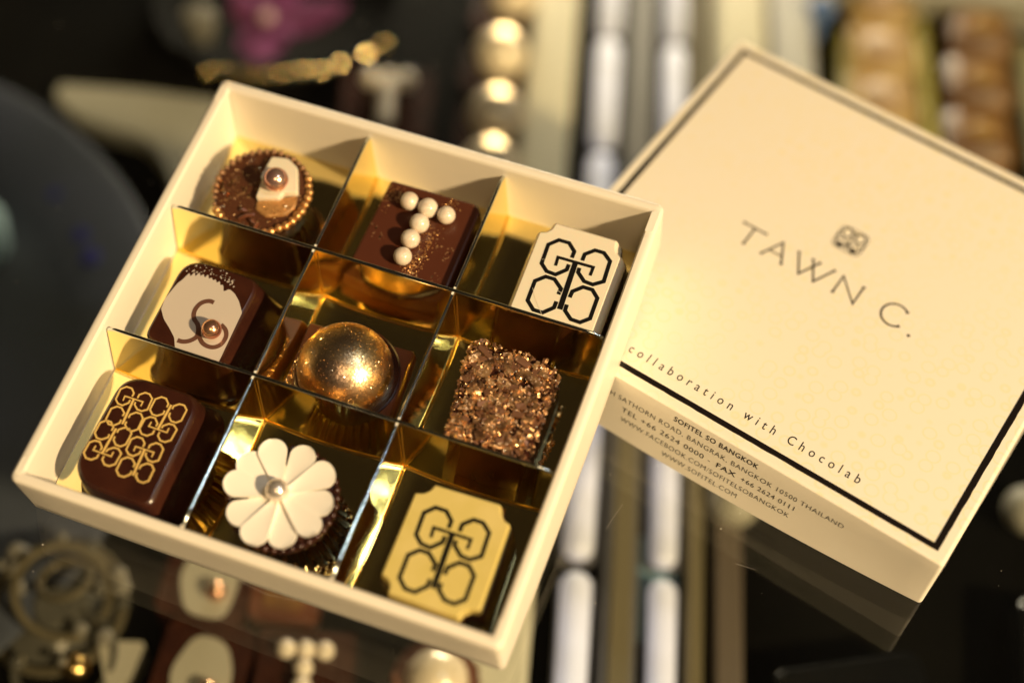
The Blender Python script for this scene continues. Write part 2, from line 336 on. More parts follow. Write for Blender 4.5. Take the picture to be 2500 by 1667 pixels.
for (x0, x1, y0, y1, k) in [(HX-2.6, HX-0.7, HY-9, HY-2.2, 0), (-HX+0.7, -HX+2.6, HY-7, HY-1.6, 1), (HX-2.5, HX-0.7, -HY+1.6, -HY+8, 2), (-HX+0.8, -HX+2.4, -HY+1.8, -HY+7, 3)]:
    g = MB(); ou = smooth_outline([(x0, y0), (x1, y0+0.5), (x1, y1), (x0, y1-0.7)], 0.4, 2); g.loft([[(x, y, 18.0) for x, y in ou], [(x, y, 18.26) for x, y in ou]], False, True); g.build('corner_fold', M['card'], box)
g = MB(); g.loft([rrect(HX-0.4, HY-0.4, 1.0, 0.05), rrect(HX-0.4, HY-0.4, 1.0, 0.7)]); g.build('base', M['card'], box)
g = MB(); g.loft([rrect(HX-3.3, HY-3.3, 0.5, 0.9), rrect(HX-3.3, HY-3.3, 0.5, 1.15)]); g.build('foil_floor', M['foil'], box)
# folded lining panels standing along two inner walls are plain card; dividers are foil card that leans a little
def divider(along, top, foot, zt, wob):
    g = MB(); th = 0.42; n = 48; E0 = -57.9 if along == 'x' else -56.6
    arc = [(-th*math.cos(math.pi*q/6), zt-0.35+0.42*math.sin(math.pi*q/6), 1) for q in range(7)]
    sec = [(-th, 1.1, 0), (-th, zt-0.8, 0)] + arc + [(th, zt-0.8, 0), (th, 1.1, 0)]
    cuts = [-18.2, 19.2] if along == 'x' else [20.9, -16.0]; cuts = sorted([E0]+cuts+[-E0])
    def sag(u):
        for a_, b_ in zip(cuts, cuts[1:]):
            if a_ <= u <= b_: return math.sin((u-a_)/(b_-a_)*math.pi)
        return 0
    lps = []
    for i in range(n+1):
        u = E0 + (-2*E0)*i/n; lp = []
        for dv, z, _ in sec:
            k = (z-1.1)/(zt-1.1); c = foot+(top-foot)*k + dv + wob*sag(u)*(1-k)
            zz = z
            if i in (0, n) and z > zt-1: zz = z-1.2
            elif i in (1, n-1) and z > zt-1: zz = z
            lp.append((u, c, zz) if along == 'x' else (c, u, zz))
        lps.append(lp)
    nn_ = len(sec)
    base = len(g.v)
    for i in range(n+1): g.v += lps[i]
    for i in range(n):
        for k in range(nn_-1):
            a, b2 = i*nn_+k, i*nn_+k+1; g.f.append((a, b2, b2+nn_, a+nn_)); g.mi.append(1 if 2 <= k <= 7 else 0)
    for e in (0, n): g.f.append(tuple(e*nn_+k for k in range(nn_))); g.mi.append(1)
    # the crease where the foil turns into the floor
    pts = []
    for i in range(n+1):
        u = E0 + (-2*E0)*i/n; c = foot + (-0.75 if along == 'x' else 0.75) + wob*sag(u)
        pts.append((u, c, 1.3) if along == 'x' else (c, u, 1.3))
    g.tube(pts, 0.22, 6, 2)
    if along == 'x':
        for xv in (-18.2, 19.2):
            for q in (-0.8, 1.0): g.tube([(xv+q, top-0.75, 15.6), (xv+q+0.5, (top+foot)/2-0.75, 8), (xv+q+1.2, foot-0.75, 1.4)], 0.17, 6, 2)
    if along == 'y':
        for yh in (20.9, -16.0):
            for q0, q1 in ((0.5, 1.3), (-1.2, -0.5)): g.box(top-0.27, top+0.27, yh+q0, yh+(q1 if q0 < 0 else q0+0.5), 16.0, 16.62, 3)
        g.box(top-0.36, top+0.36, -56.9, -56.2, 14.9, 16.3, 3)
    return g.build('divider', [M['foil'], M['foil_edge'], M['fold'], M['card']], box, smooth=50)
divider('x', 20.9, 16.6, 16.9, -1.1); divider('x', -16.0, -20.2, 16.9, -1.1)
divider('y', -18.2, -16.9, 16.5, 0.6); divider('y', 19.2, 20.4, 16.5, 0.6)

# ------------------------------------------------------------------ lid
LW, LD, LH = 62.3, 62.64, 19.3
lid = empty('box_lid', LID, 'closed cream box lid printed with black lettering and a black border, lying on the glass', 'lid')
def lbow(x, y, z):
    k = 1-z/LH
    d = [0, 0]
    if y < -LD+4:
        fade = max(0, min(1, (x+LW)/14)); fade = fade*fade*(3-2*fade)
        d[1] = -3.3*k*max(0, 1-((x+12)/74.5)**2)*fade
    if x > LW-4: d[0] = 0.7*k*max(0, 1-(y/LD)**2)
    return d
loops = [rrect(LW+o, LD+o, r, z, ns=24, bow=lbow) for z, o, r in [(0, -0.9, 0.6), (0, 0, 1.0), (5, 0, 1.0), (10, 0, 1.0), (15, 0, 1.0), (18.4, 0, 1.0), (18.95, -0.1, 1.0)]]
g = MB(); g.loft(loops, False, False); g.build('side_walls', M['card'], lid)
loops = [rrect(LW+o, LD+o, r, z, ns=24, bow=lbow) for z, o, r in [(18.95, -0.1, 1.0), (19.2, -0.4, 1.0), (19.3, -0.9, 0.9)]]
g = MB(); g.loft(loops, False, True); g.build('top_panel', M['lid'], lid)
# black frame line: slightly uneven foil band
random.seed(3)
def band(o0, o1, z0, z1):
    g = MB(); n = 60; outer = []; inner = []
    cs = [(-1, -1), (1, -1), (1, 1), (-1, 1)]
    for k in range(4):
        a = cs[k]; b2 = cs[(k+1) % 4]
        for i in range(n):
            t = i/n; x = a[0]+(b2[0]-a[0])*t; y = a[1]+(b2[1]-a[1])*t
            j = random.uniform(-0.07, 0.07) if i else 0
            outer.append((x*(o0+(j if abs(x) == 1 else 0)), y*(o0+(j if abs(y) == 1 else 0))-0.15)); inner.append((x*o1, y*o1-0.15))
    m_ = len(outer); vs = [(x, y, z1) for x, y in outer]+[(x, y, z1) for x, y in inner]+[(x, y, z0) for x, y in outer]+[(x, y, z0) for x, y in inner]
    fs = []
    for i in range(m_):
        j = (i+1) % m_; fs += [(i, j, m_+j, m_+i), (2*m_+i, 2*m_+j, j, i), (m_+i, m_+j, 3*m_+j, 3*m_+i)]
    g.add(vs, fs); return g
band(59.5, 57.9, 19.3, 19.42).build('border_line', M['blackfoil'], lid, smooth=0)
# title lettering, drawn as strokes with flared ends
ZT = 19.31
g = MB()
def stroke(pts, wd=0.56, flare=(1, 1)):
    P = [Vector(p) for p in pts]; g.ribbon([tuple(p) for p in P], wd, ZT, ZT+0.05)
    for e, q, fl in ((P[0], P[1], flare[0]), (P[-1], P[-2], flare[1])):
        if fl:
            d = (q-e).normalized(); n_ = Vector((-d.y, d.x)); tip = e
            g.prism([tuple(tip - n_*0.52), tuple(tip + n_*0.52), tuple(tip + d*1.25 + n_*0.16), tuple(tip + d*1.25 - n_*0.16)][::-1], ZT, ZT+0.06)
stroke([(-26.6, 0.7), (-19.3, 0.7)]); stroke([(-22.95, 0.7), (-22.95, -6.2)], flare=(0, 1))
stroke([(-17.6, -6.2), (-14.4, 0.9), (-11.3, -6.2)]); stroke([(-16.4, -3.6), (-12.5, -3.6)], 0.42, (0, 0))
stroke([(-9.6, 0.9), (-6.15, -6.1), (-3.0, 0.9)]); stroke([(-5.3, 0.9), (-1.75, -6.1), (1.35, 0.9)])
stroke([(4.0, -6.3), (4.0, 0.5), (10.1, -6.4), (10.1, 0.6)])
cc = []
for i in range(25):
    a = math.radians(42 + (318-42)*i/24); cc.append((20.7+3.55*math.cos(a), -3.0+3.75*math.sin(a)))
stroke(cc, 0.56)
g.prism([(26.0, -6.9), (26.55, -7.4), (27.1, -6.9), (26.55, -6.3)], ZT, ZT+0.06)
g.build('title_lettering', M['print'], lid, smooth=0)
# square emblem
g = MB()
def octa(cx, cy, rx_, ry_, gap=None, rot=22.5):
    a0, a1 = (0, 360) if gap is None else (gap[0], gap[1])
    return [(cx+rx_*math.cos(math.radians(a)), cy+ry_*math.sin(math.radians(a))) for a in [a0+(a1-a0)*i/8 for i in range(9)]]
fr = smooth_outline([(-4.1, 8.2), (4.1, 8.2), (4.1, 16.8), (-4.1, 16.8)], 2.0, 3); g.ribbon(fr+[fr[0]], 0.22, ZT, ZT+0.05)
for sx in (-1, 1):
    g.ribbon(octa(sx*1.95, 14.6, 1.45, 1.7), 0.5, ZT, ZT+0.05); g.ribbon(octa(sx*1.95, 10.5, 1.45, 1.7), 0.4, ZT, ZT+0.05)
    g.prism(smooth_outline([(sx*1.95-0.75, 8.9), (sx*1.95+0.75, 8.9), (sx*1.95+0.75, 10.6), (sx*1.95-0.75, 10.6)], 0.5, 3), ZT, ZT+0.055)
    g.prism([(sx*0.55-0.2, 16.1), (sx*0.55+0.2, 16.1), (sx*0.1+0.08, 14.9), (sx*0.1-0.08, 14.9)][::-1], ZT, ZT+0.055)
    g.prism([(sx*3.75-0.14, 11.3), (sx*3.75+0.14, 11.3), (sx*3.75+0.14, 13.7), (sx*3.75-0.14, 13.7)], ZT, ZT+0.055)
g.ribbon([(-1.5, 13.3), (1.5, 13.3)], 0.35, ZT, ZT+0.05); g.ribbon([(0, 13.3), (0, 8.8)], 0.4, ZT, ZT+0.05)
g.build('emblem', M['print_soft'], lid, smooth=0)
def text_mesh(name, body, x0, x1, ybase, cap, mat, place, spacing=1.0, bold=0.0, ref='H'):
    """a line of type fitted between x0 and x1 with a given cap height"""
    cu = bpy.data.curves.new(name, 'FONT'); cu.body = body; cu.space_character = spacing; cu.offset = bold; cu.resolution_u = 3; cu.size = 1
    o = bpy.data.objects.new(name, cu); COL.objects.link(o)
    dg = bpy.context.evaluated_depsgraph_get(); me = bpy.data.meshes.new_from_object(o.evaluated_get(dg))
    bpy.data.objects.remove(o)
    xs = [v.co.x for v in me.vertices]; a, b2 = min(xs), max(xs); sx = (x1-x0)/(b2-a); sy = cap/0.70
    for v in me.vertices:
        X = x0+(v.co.x-a)*sx; Y = ybase+v.co.y*sy; p = place(X, Y); v.co = Vector(p)*MM
    me.materials.clear(); me.materials.append(mat); me.name = name
    o = bpy.data.objects.new(name, me); COL.objects.link(o); o.parent = lid
    return o
text_mesh('collaboration_line', 'in collaboration with Chocolab', -35.9, 36.0, -54.5, 2.75, M['print'], lambda X, Y: (X, Y, ZT+0.02), 1.75, 0.004)
def face(X, Z):
    d = lbow(X, -LD, Z); return (X, -LD+d[1]-0.06, Z)
for body, a, b2, zb, bold, mt in [('SOFITEL SO BANGKOK', -10.0, 13.8, 15.9, 0.012, M['print']), ('NORTH SATHORN ROAD, BANGRAK, BANGKOK 10500 THAILAND', -34.6, 38.1, 12.45, -0.01, M['print']),
                             ('TEL +66 2624 0000 -', -23.7, 2.2, 9.1, -0.004, M['print']), ('FAX', 4.0, 9.4, 9.1, 0.012, M['print']), ('+66 2624 0111', 11.0, 25.7, 9.1, -0.004, M['print']), ('WWW.FACEBOOK.COM/SOFITELSOBANGKOK', -23.3, 25.2, 5.75, -0.01, M['print']), ('WWW.SOFITEL.COM', -10.2, 11.5, 2.5, -0.01, M['print'])]:
    text_mesh('address_line', body, a, b2, zb, 1.62, mt, face, 1.12, bold)

# ------------------------------------------------------------------ chocolates (all measured in the box's own frame)
def choc(name, c, label, cat='chocolate', group='chocolates in the box'):
    e_ = empty(name, at(BOX, (c[0], c[1], 1.2)), label, cat, group); return e_, (c[0], c[1], 1.2)
def body_loft(out, prof, flare=(0, 0)):
    """prof: list of (z, inset); flare shifts x of points on the right side at the foot"""
    loops = []
    zt = prof[-1][0]
    for z, d in prof: loops.append([(x, y, z) for x, y in (shrink(out, d) if d else out)])
    return loops

# 1 tart cup
e1, o1 = choc('chocolate_tart', (-39.0, 33.5), 'round chocolate tart with gold beaded rim, white shard and pink pearl')
g = MB(); g.lathe([(9.2, 1.2), (9.8, 2), (12.0, 10), (12.5, 12.4), (12.6, 13.2), (11.9, 13.6), (11.6, 12.9)], (-39.0, 33.5), 168, 28, 0.018); g.build('cup', M['dark'], e1, o1)
g = MB(); g.lathe([(11.6, 12.4), (11.65, 13.05), (6, 13.25), (1, 13.35)], (-39.0, 33.5), 72); g.build('glaze', M['glaze'], e1, o1)
g = MB()
for i in range(40):
    a = 2*math.pi*i/40; r_ = 12.35+random.uniform(-0.15, 0.15); lit = (i < 5 or i > 24)  # gold on the lit side, dull tan elsewhere: light painted into the beads
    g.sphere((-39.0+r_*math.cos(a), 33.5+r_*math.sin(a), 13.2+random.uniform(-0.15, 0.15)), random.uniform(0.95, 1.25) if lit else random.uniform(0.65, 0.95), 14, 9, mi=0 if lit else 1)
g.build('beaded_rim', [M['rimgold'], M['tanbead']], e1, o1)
g = MB(); wp = smooth_outline([(-40.1, 43.1), (-40.4, 36.5), (-39.6, 35.9), (-39.0, 30.2), (-33.0, 32.2), (-32.9, 33.9), (-29.3, 35.2), (-32.3, 42.1), (-35.8, 44.0)], 0.7, 3)
g.loft(body_loft(wp, [(13.3, 0), (15.0, 0), (15.35, 0.3)])); g.build('white_shard', M['white'], e1, o1)
g = MB(); wp = smooth_outline([(-39.0, 30.4), (-38.3, 27.8), (-34.7, 26.6), (-30.2, 28.6), (-28.6, 31.8), (-29.6, 35.2), (-33.0, 33.0)], 0.9, 3)
g.loft(body_loft(wp, [(13.2, 0), (13.7, 0.1), (13.9, 0.5)])); g.build('gold_dusted_patch', M['tanglaze'], e1, o1)
g = MB(); g.sphere((-35.0, 35.6, 17.9), 3.15, 36, 24); g.build('pearl', M['rose'], e1, o1)
g = MB()
for (x, y, a, l) in [(-39.5, 25.2, 35, 4.2), (-37.4, 24.3, -20, 2.6), (-36.0, 23.3, 80, 2.4), (-41.0, 26.6, 10, 2.0)]:
    dx, dy = math.cos(math.radians(a))*l/2, math.sin(math.radians(a))*l/2; g.tube([(x-dx, y-dy, 13.5), (x, y, 14.1), (x+dx, y+dy, 13.7)], [0.4, 0.6, 0.35], 8)
g.build('shavings', M['milk'], e1, o1)
random.seed(8); g = MB()
for i in range(520):
    a = random.uniform(0, 6.28); q = 11.3*math.sqrt(random.random()); x, y = -39.0+q*math.cos(a), 33.5+q*math.sin(a)
    if y > 36 and x > -40: continue
    z = 13.15 + (0.75 if (x > -38.5 and 27.5 < y < 34 and x < -29.5) else 0.05); fleck(g, (x, y, z), (0, 0, 1), random.uniform(0.06, 0.2), 0.4, k=5, th=0.05)
tag(g.build('gold_dust', M['glitter'], e1, o1, smooth=0), 'gold dust sprinkled over the glaze')

# 2 block with pearls in a T
e2, o2 = choc('pearl_chocolate', (3.6, 34.8), 'brown block chocolate carrying six ivory pearls set in a T')
ou = smooth_outline([(-9.6, 21.8), (16.6, 21.8), (16.6, 46.0), (15.0, 47.9), (-8.7, 47.7)], 1.0, 4)
g = MB(); g.loft(body_loft(ou, [(1.2, -0.9), (6, -0.4), (12.3, 0), (12.8, 0.2), (13.05, 0.7)])); g.build('body', M['tdark'], e2, o2)
for (x, y) in [(-1.0, 41.9), (4.2, 41.5), (9.4, 41.0), (3.8, 36.6), (3.3, 31.7), (3.3, 26.4)]:
    g = MB(); g.sphere((x, y, 15.35), 2.48+random.uniform(-0.16, 0.14), 36, 22); g.build('pearl', M['pearl'], e2, o2)
random.seed(12); g = MB()
for i in range(420):
    x, y = random.choice([(9.0, 46.0), (-5.5, 44.5), (-8.0, 42.0), (6.5, 27.5), (7, 35), (5.5, 24.0), (6.2, 26), (7.5, 31), (6, 23.2)]); sd = 1.1; x += random.gauss(0, sd); y += random.gauss(0, 1.8)
    if -9 < x < 15.5 and 22.6 < y < 47: fleck(g, (x, y, 13.06), (0, 0, 1), random.uniform(0.06, 0.2), 0.4, k=5, th=0.05)
g.build('gold_specks', M['rimgold'], e2, o2)

MONO = [[(43.7, 39.7), (43.7, 41.6), (41.7, 43.5), (39.0, 43.5), (36.9, 41.4), (37.1, 35.8), (39.0, 34.1), (41.4, 33.9), (43.6, 36.1), (43.6, 37.7)],
        [(46.4, 39.8), (46.4, 41.7), (48.5, 43.6), (50.8, 43.6), (53.0, 41.8), (53.3, 35.9), (51.0, 34.2), (48.7, 34.4), (46.5, 36.3), (46.4, 37.6)],
        [(40.6, 36.3), (40.4, 38.75), (49.6, 38.85), (49.6, 36.4)], [(45.0, 38.7), (45.55, 25.1)],
        [(43.9, 28.9), (44.0, 30.6), (41.6, 32.6), (39.3, 32.6), (37.2, 30.6), (37.3, 24.9), (39.5, 22.9), (41.9, 22.9), (44.1, 25.1), (44.1, 26.9)],
        [(46.8, 29.0), (46.9, 30.8), (49.0, 32.8), (51.4, 32.8), (53.3, 31.0), (53.4, 25.1), (51.4, 23.3), (49.0, 23.4), (46.9, 25.2), (46.8, 26.9)]]
def mono(g, T, wd, z0, z1):
    for k, st in enumerate(MONO):
        g.ribbon([T(x-45.2, y-33.3) for x, y in st], wd*{2: 0.78, 3: 1.35}.get(k, 1), z0, z1 + (0.01 if k == 3 else 0) + (0.02 if k == 2 else 0))

# 3 white monogram tile
e3, o3 = choc('white_tile_chocolate', (45.0, 34.5), 'white topped chocolate with thick black monogram and notched corners')
tile = smooth_outline([(33.5, 20.8), (54.8, 20.8), (54.8, 43.6), (53.2, 44.6), (52.6, 46.2), (52.3, 47.9), (36.3, 47.9), (36.0, 46.0), (35.0, 44.7), (33.3, 44.1)], 0.45, 3)
g = MB(); g.loft(body_loft(tile, [(1.2, -1.9), (9.5, -1.8), (10.4, -1.6)])); g.build('body', M['darkdust'], e3, o3)
g = MB(); g.loft(body_loft(tile, [(10.3, -1.5), (14.0, -0.6), (14.7, -0.1), (15.0, 0.25)])); g.build('white_tile', M['white'], e3, o3)
g = MB(); mono(g, lambda x, y: (x+44.9, y+33.3), 1.0, 15.0, 15.08); g.build('monogram', M['ink'], e3, o3, smooth=0)
g = MB(); g.ribbon([(37.0, 28.6), (38.6, 26.0), (41.6, 22.3)], 0.09, 15.09, 15.11); g.ribbon([(36.4, 36.9), (37.9, 37.2)], 0.07, 15.09, 15.11); g.ribbon([(43.2, 29.8), (44.4, 29.4)], 0.1, 15.09, 15.11); g.build('hairline_crack', M['white'], e3, o3, smooth=0)

# 4 block with beige swirl
e4, o4 = choc('swirl_chocolate', (-38.0, -3.0), 'dark rounded block with beige patch, brown S swirl and copper pearl')
top4 = smooth_outline([(-49.6, -14.8), (-29.0, -14.8), (-28.4, 7.6), (-31.2, 9.6), (-46.0, 9.6), (-49.2, 6.6)], 3.2, 6)
def flared(out, prof, fx, fy=0):
    ls = []; zt = prof[-1][0]; cx = sum(p[0] for p in out)/len(out); cyy = sum(p[1] for p in out)/len(out)
    for z, d in prof:
        k = 1-(z-1.2)/(zt-1.2); lp = []
        for x, y in (shrink(out, d) if d else out):
            lp.append((x + (fx*k if x > cx else -1.2*k), y + (fy*k if y < cyy else 1.0*k), z))
        ls.append(lp)
    return ls
g = MB(); g.loft(flared(top4, [(1.2, -0.2), (3, 0), (8, 0), (12.6, 0), (13.2, 0.2), (13.5, 0.7)], 4.2)); g.build('body', M['dark'], e4, o4)
random.seed(5)
W4 = [(-48.4, -0.2), (-47.9, 1.9), (-47.2, 3.2)]
for i in range(19):
    t = i/18; x = -46.9 + t*10.6; y = 4.4+1.4*math.sin(t*math.pi); W4.append((x, y + (0.9 if i % 2 else -0.3)*random.uniform(0.5, 1.3)))
W4 += [(-36.0, 3.4), (-34.8, 4.6), (-33.0, 3.8), (-31.2, 2.3), (-29.1, -0.4), (-28.9, -14.9), (-40.6, -14.9), (-42.1, -12.2), (-44.4, -10.2), (-46.8, -8.4), (-48.7, -6.0), (-49.0, -3.0)]
W4 = smooth_outline(W4[::-1], 0.5, 3); g = MB(); g.prism(W4, 13.5, 13.62)
for i in range(46):
    t = random.random(); x = -47.6+t*13.5; y = 5.4+1.5*math.sin(t*math.pi)+abs(random.gauss(0, 0.9)); g.sphere((x, y, 13.52), random.uniform(0.06, 0.2), 6, 4, (1, 1.4, 0.5))
g.build('beige_patch', M['greybeige'], e4, o4)
def spl(pts, n=6):
    P = [Vector(p) for p in pts]; out = []
    for i in range(len(P)-1):
        p0 = P[max(i-1, 0)]; p1 = P[i]; p2 = P[i+1]; p3 = P[min(i+2, len(P)-1)]
        for k in range(n):
            t = k/n; out.append(tuple(0.5*((2*p1)+(-p0+p2)*t+(2*p0-5*p1+4*p2-p3)*t*t+(-p0+3*p1-3*p2+p3)*t**3)))
    out.append(tuple(P[-1])); return out
g = MB()
g.ribbon(spl([(-36.9, -0.2), (-38.3, -0.2), (-39.9, -1.4), (-40.5, -3.6), (-39.8, -5.7), (-37.9, -7.3), (-36.9, -9.9), (-37.9, -11.6), (-39.5, -12.5), (-41.0, -12.6)]), 1.15, 13.62, 13.68)
g.ribbon(spl([(-37.6, -7.6), (-36.6, -9.6), (-34.6, -11.4), (-32.1, -11.6), (-30.4, -10.3), (-30.0, -8.0), (-30.9, -6.2), (-32.6, -5.2)]), 1.1, 13.63, 13.70)
g.build('swirl_line', M['cocoa_line'], e4, o4, smooth=0)
g = MB(); g.sphere((-33.4, -8.0, 15.9), 2.5, 36, 22); g.build('pearl', M['copper'], e4, o4)

# 5 golden dome
e5, o5 = choc('golden_dome_chocolate', (-0.9, -3.8), 'shiny gold dusted dome chocolate on a square dark base')
g = MB(); g.loft(body_loft(smooth_outline([(-14.6, -14.0), (13.9, -14.0), (12.9, 7.4), (-15.4, 6.4)], 0.6, 3), [(1.2, -0.3), (4.0, 0), (4.4, 0.3)])); g.build('square_base', M['milk'], e5, o5)
g = MB(); g.lathe([(13.3, 4.3), (13.3, 5.0), (12.9, 5.2)], (-0.5, -4.0), 72); g.build('disc', M['dark'], e5, o5)
pr = [(12.0, 5.1)] + [(12.0*math.cos(a), 6.3+11.4*math.sin(a)) for a in [math.pi/2*i/22 for i in range(22)]] + [(0.05, 17.7)]
g = MB(); g.lathe(pr, (-0.9, -3.8), 96); g.build('dome', M['golddust'], e5, o5, smooth=60)
random.seed(77); g = MB()
for i in range(800):
    a = random.uniform(0, 2*math.pi); b2 = math.acos(random.uniform(0.0, 1)); n_ = (math.sin(b2)*math.cos(a), math.sin(b2)*math.sin(a), math.cos(b2))
    fleck(g, (-0.9+12.0*n_[0], -3.8+12.0*n_[1], 6.3+11.4*n_[2]), n_, random.uniform(0.06, 0.17), 0.28, k=5, th=0.05)
for i in range(420):
    fleck(g, (-14.6+abs(random.gauss(0, 1.5)), random.uniform(-13.5, 1), 4.45), (0, 0, 1), random.uniform(0.06, 0.18), 0.45, k=5, th=0.05)
tag(g.build('glitter', M['glitter'], e5, o5, smooth=0), 'fine gold glitter dusted over the dome')

# 6 crunchy block
e6, o6 = choc('crunch_chocolate', (39.8, -0.8), 'rectangular chocolate covered in crushed copper coloured nuts')
ou = smooth_outline([(30.6, -13.4), (50.4, -14.0), (50.1, 9.0), (46.5, 12.0), (28.2, 10.6), (27.6, 8.0)], 1.4, 4)
g = MB(); g.loft(body_loft(ou, [(1.2, -0.6), (11.6, -0.1), (12.1, 0.2)])); g.build('body', M['dark'], e6, o6)
random.seed(21); g = MB()
def shard(g, x, y, z, s, kind):
    ax = (s*random.uniform(0.6, 1.7), s*random.uniform(0.4, 0.9), s*random.uniform(0.25, 0.6) if kind else s*0.6)
    tl = 0.20 if kind else 0.5
    R = Euler((random.uniform(-tl, tl), random.uniform(-tl, tl), random.uniform(0, 6.3))).to_matrix()
    vs = []
    for sx in (-1, 1):
        for sy in (-1, 1):
            for sz in (-1, 1): vs.append(Vector((sx*ax[0]*random.uniform(0.6, 1), sy*ax[1]*random.uniform(0.6, 1), sz*ax[2]*random.uniform(0.6, 1))))
    vs = [R @ v_ + Vector((x, y, z)) for v_ in vs]
    g.add([tuple(v_) for v_ in vs], [(0, 1, 3, 2), (4, 6, 7, 5), (0, 4, 5, 1), (2, 3, 7, 6), (0, 2, 6, 4), (1, 5, 7, 3)], 1 if random.random() < 0.24 else 0)
cnt = 0
while cnt < 1000:
    x = random.uniform(27.4, 50.8); y = random.uniform(-14, 12.2)
    t = (y+13.5)/24; xl = 30.4-2.9*t; xr = 50.6-0.3*t
    if not (xl-0.2 < x < xr+0.2) or (x > 46.5 and y > 12-(x-46.5)*0.8): continue
    big = random.random() < 0.2
    if big and (x < xl+1.6 or x > xr-1.8 or y > 10.2-(max(0, x-46))*0.7): continue
    shard(g, x, y, 12.3+random.uniform(0, 0.7), random.uniform(0.9, 1.5) if big else random.uniform(0.2, 0.7), big); cnt += 1
for k in range(120):
    t = random.random(); sd = random.choice((0, 1)); y = -13.5+24*t; x = (30.2-2.9*t-0.3) if sd == 0 else (50.6-0.3*t+0.2)
    shard(g, x, y, random.uniform(9.5, 12.3), random.uniform(0.3, 0.7), 0)
g.build('crushed_nut_topping', [M['crunch'], M['nut']], e6, o6, smooth=0)
g = MB()
for k in range(800):
    y = random.uniform(-13.6, 11.5); t = (y+13.5)/24; x = random.uniform(30.4-2.9*t, 50.6-0.3*t)
    fleck(g, (x, y, 12.9+random.uniform(0, 0.45)), (0, 0, 1), random.uniform(0.07, 0.2), 0.4, k=5, th=0.05)
tag(g.build('gold_dust', M['glitter'], e6, o6, smooth=0), 'gold dust over the crushed nuts')
g = MB()
for k in range(70):
    t = random.random(); g.sphere((53.2+random.gauss(0, 0.25)-1.2*(1-t), -12+t*9, 1.6+random.uniform(0, 0.5)), random.uniform(0.12, 0.35), 6, 4)
tag(g.build('fallen_crumbs', M['crunch'], None, (0, 0, 0), BOX), 'fine gold crumbs fallen beside the crunchy chocolate', 'crumbs', kind='stuff')

# 7 dark block with golden all-over pattern
e7, o7 = choc('patterned_chocolate', (-39.0, -39.5), 'dark rounded block printed with sixteen small gold monogram rings')
top7 = smooth_outline([(-50.4, -49.8), (-46.0, -54.3), (-28.2, -54.6), (-28.3, -28.0), (-31.0, -24.6), (-45.8, -24.6), (-49.4, -27.6)], 3.0, 6)
g = MB(); g.loft(flared(top7, [(1.2, -0.8), (1.9, -0.9), (2.8, -0.1), (8, 0), (12.6, 0), (13.4, 0.25), (13.8, 0.9)], 3.6, -1.0)); g.build('body', M['dark'], e7, o7)
g = MB()
for (cx, cy_, fl) in [(-44.0, -33.2, 1), (-35.0, -33.0, -1), (-44.9, -42.9, -1), (-35.7, -44.2, 1)]:
    sx_ = 0.525; sy_ = 0.500
    mono(g, (lambda cx, cy_, fl: (lambda x, y: (cx+x*sx_, cy_+y*sy_*fl)))(cx, cy_, fl), 0.40, 13.8, 13.87)
g.build('gold_pattern', M['gold_line'], e7, o7, smooth=0)

# 8 flower cup
e8, o8 = choc('flower_chocolate', (-0.6, -41.4), 'round chocolate cup topped with a ten petal white flower and silver pearl')
g = MB(); g.lathe([(9.6, 1.2), (10.2, 2), (12.4, 9), (12.9, 11.0), (12.9, 12.0), (12.2, 12.3), (1, 12.4)], (-0.2, -41.4), 192, 32, 0.025); g.build('cup', M['dark'], e8, o8)
g = MB()
for i in range(38):
    a = 2*math.pi*i/38; g.sphere((-0.2+12.7*math.cos(a), -41.4+12.7*math.sin(a), 12.1), 1.0, 12, 8)
for i in range(38):
    a = 2*math.pi*(i+0.5)/38; g.sphere((-0.2+12.2*math.cos(a), -41.4+12.2*math.sin(a), 10.4), 0.95, 12, 8)
g.build('beaded_rim', M['dark'], e8, o8)
tips = [(-6.3, -30.4), (0.9, -29.4), (7.6, -31.4), (13.2, -37.0), (12.4, -46.0), (7.4, -52.0), (1.0, -54.2), (-6.6, -52.4), (-12.8, -45.6), (-12.4, -37.8)]
c8 = Vector((-0.6, -41.4)); random.seed(4)
tips.sort(key=lambda p: math.atan2(p[1]-c8.y, p[0]-c8.x))
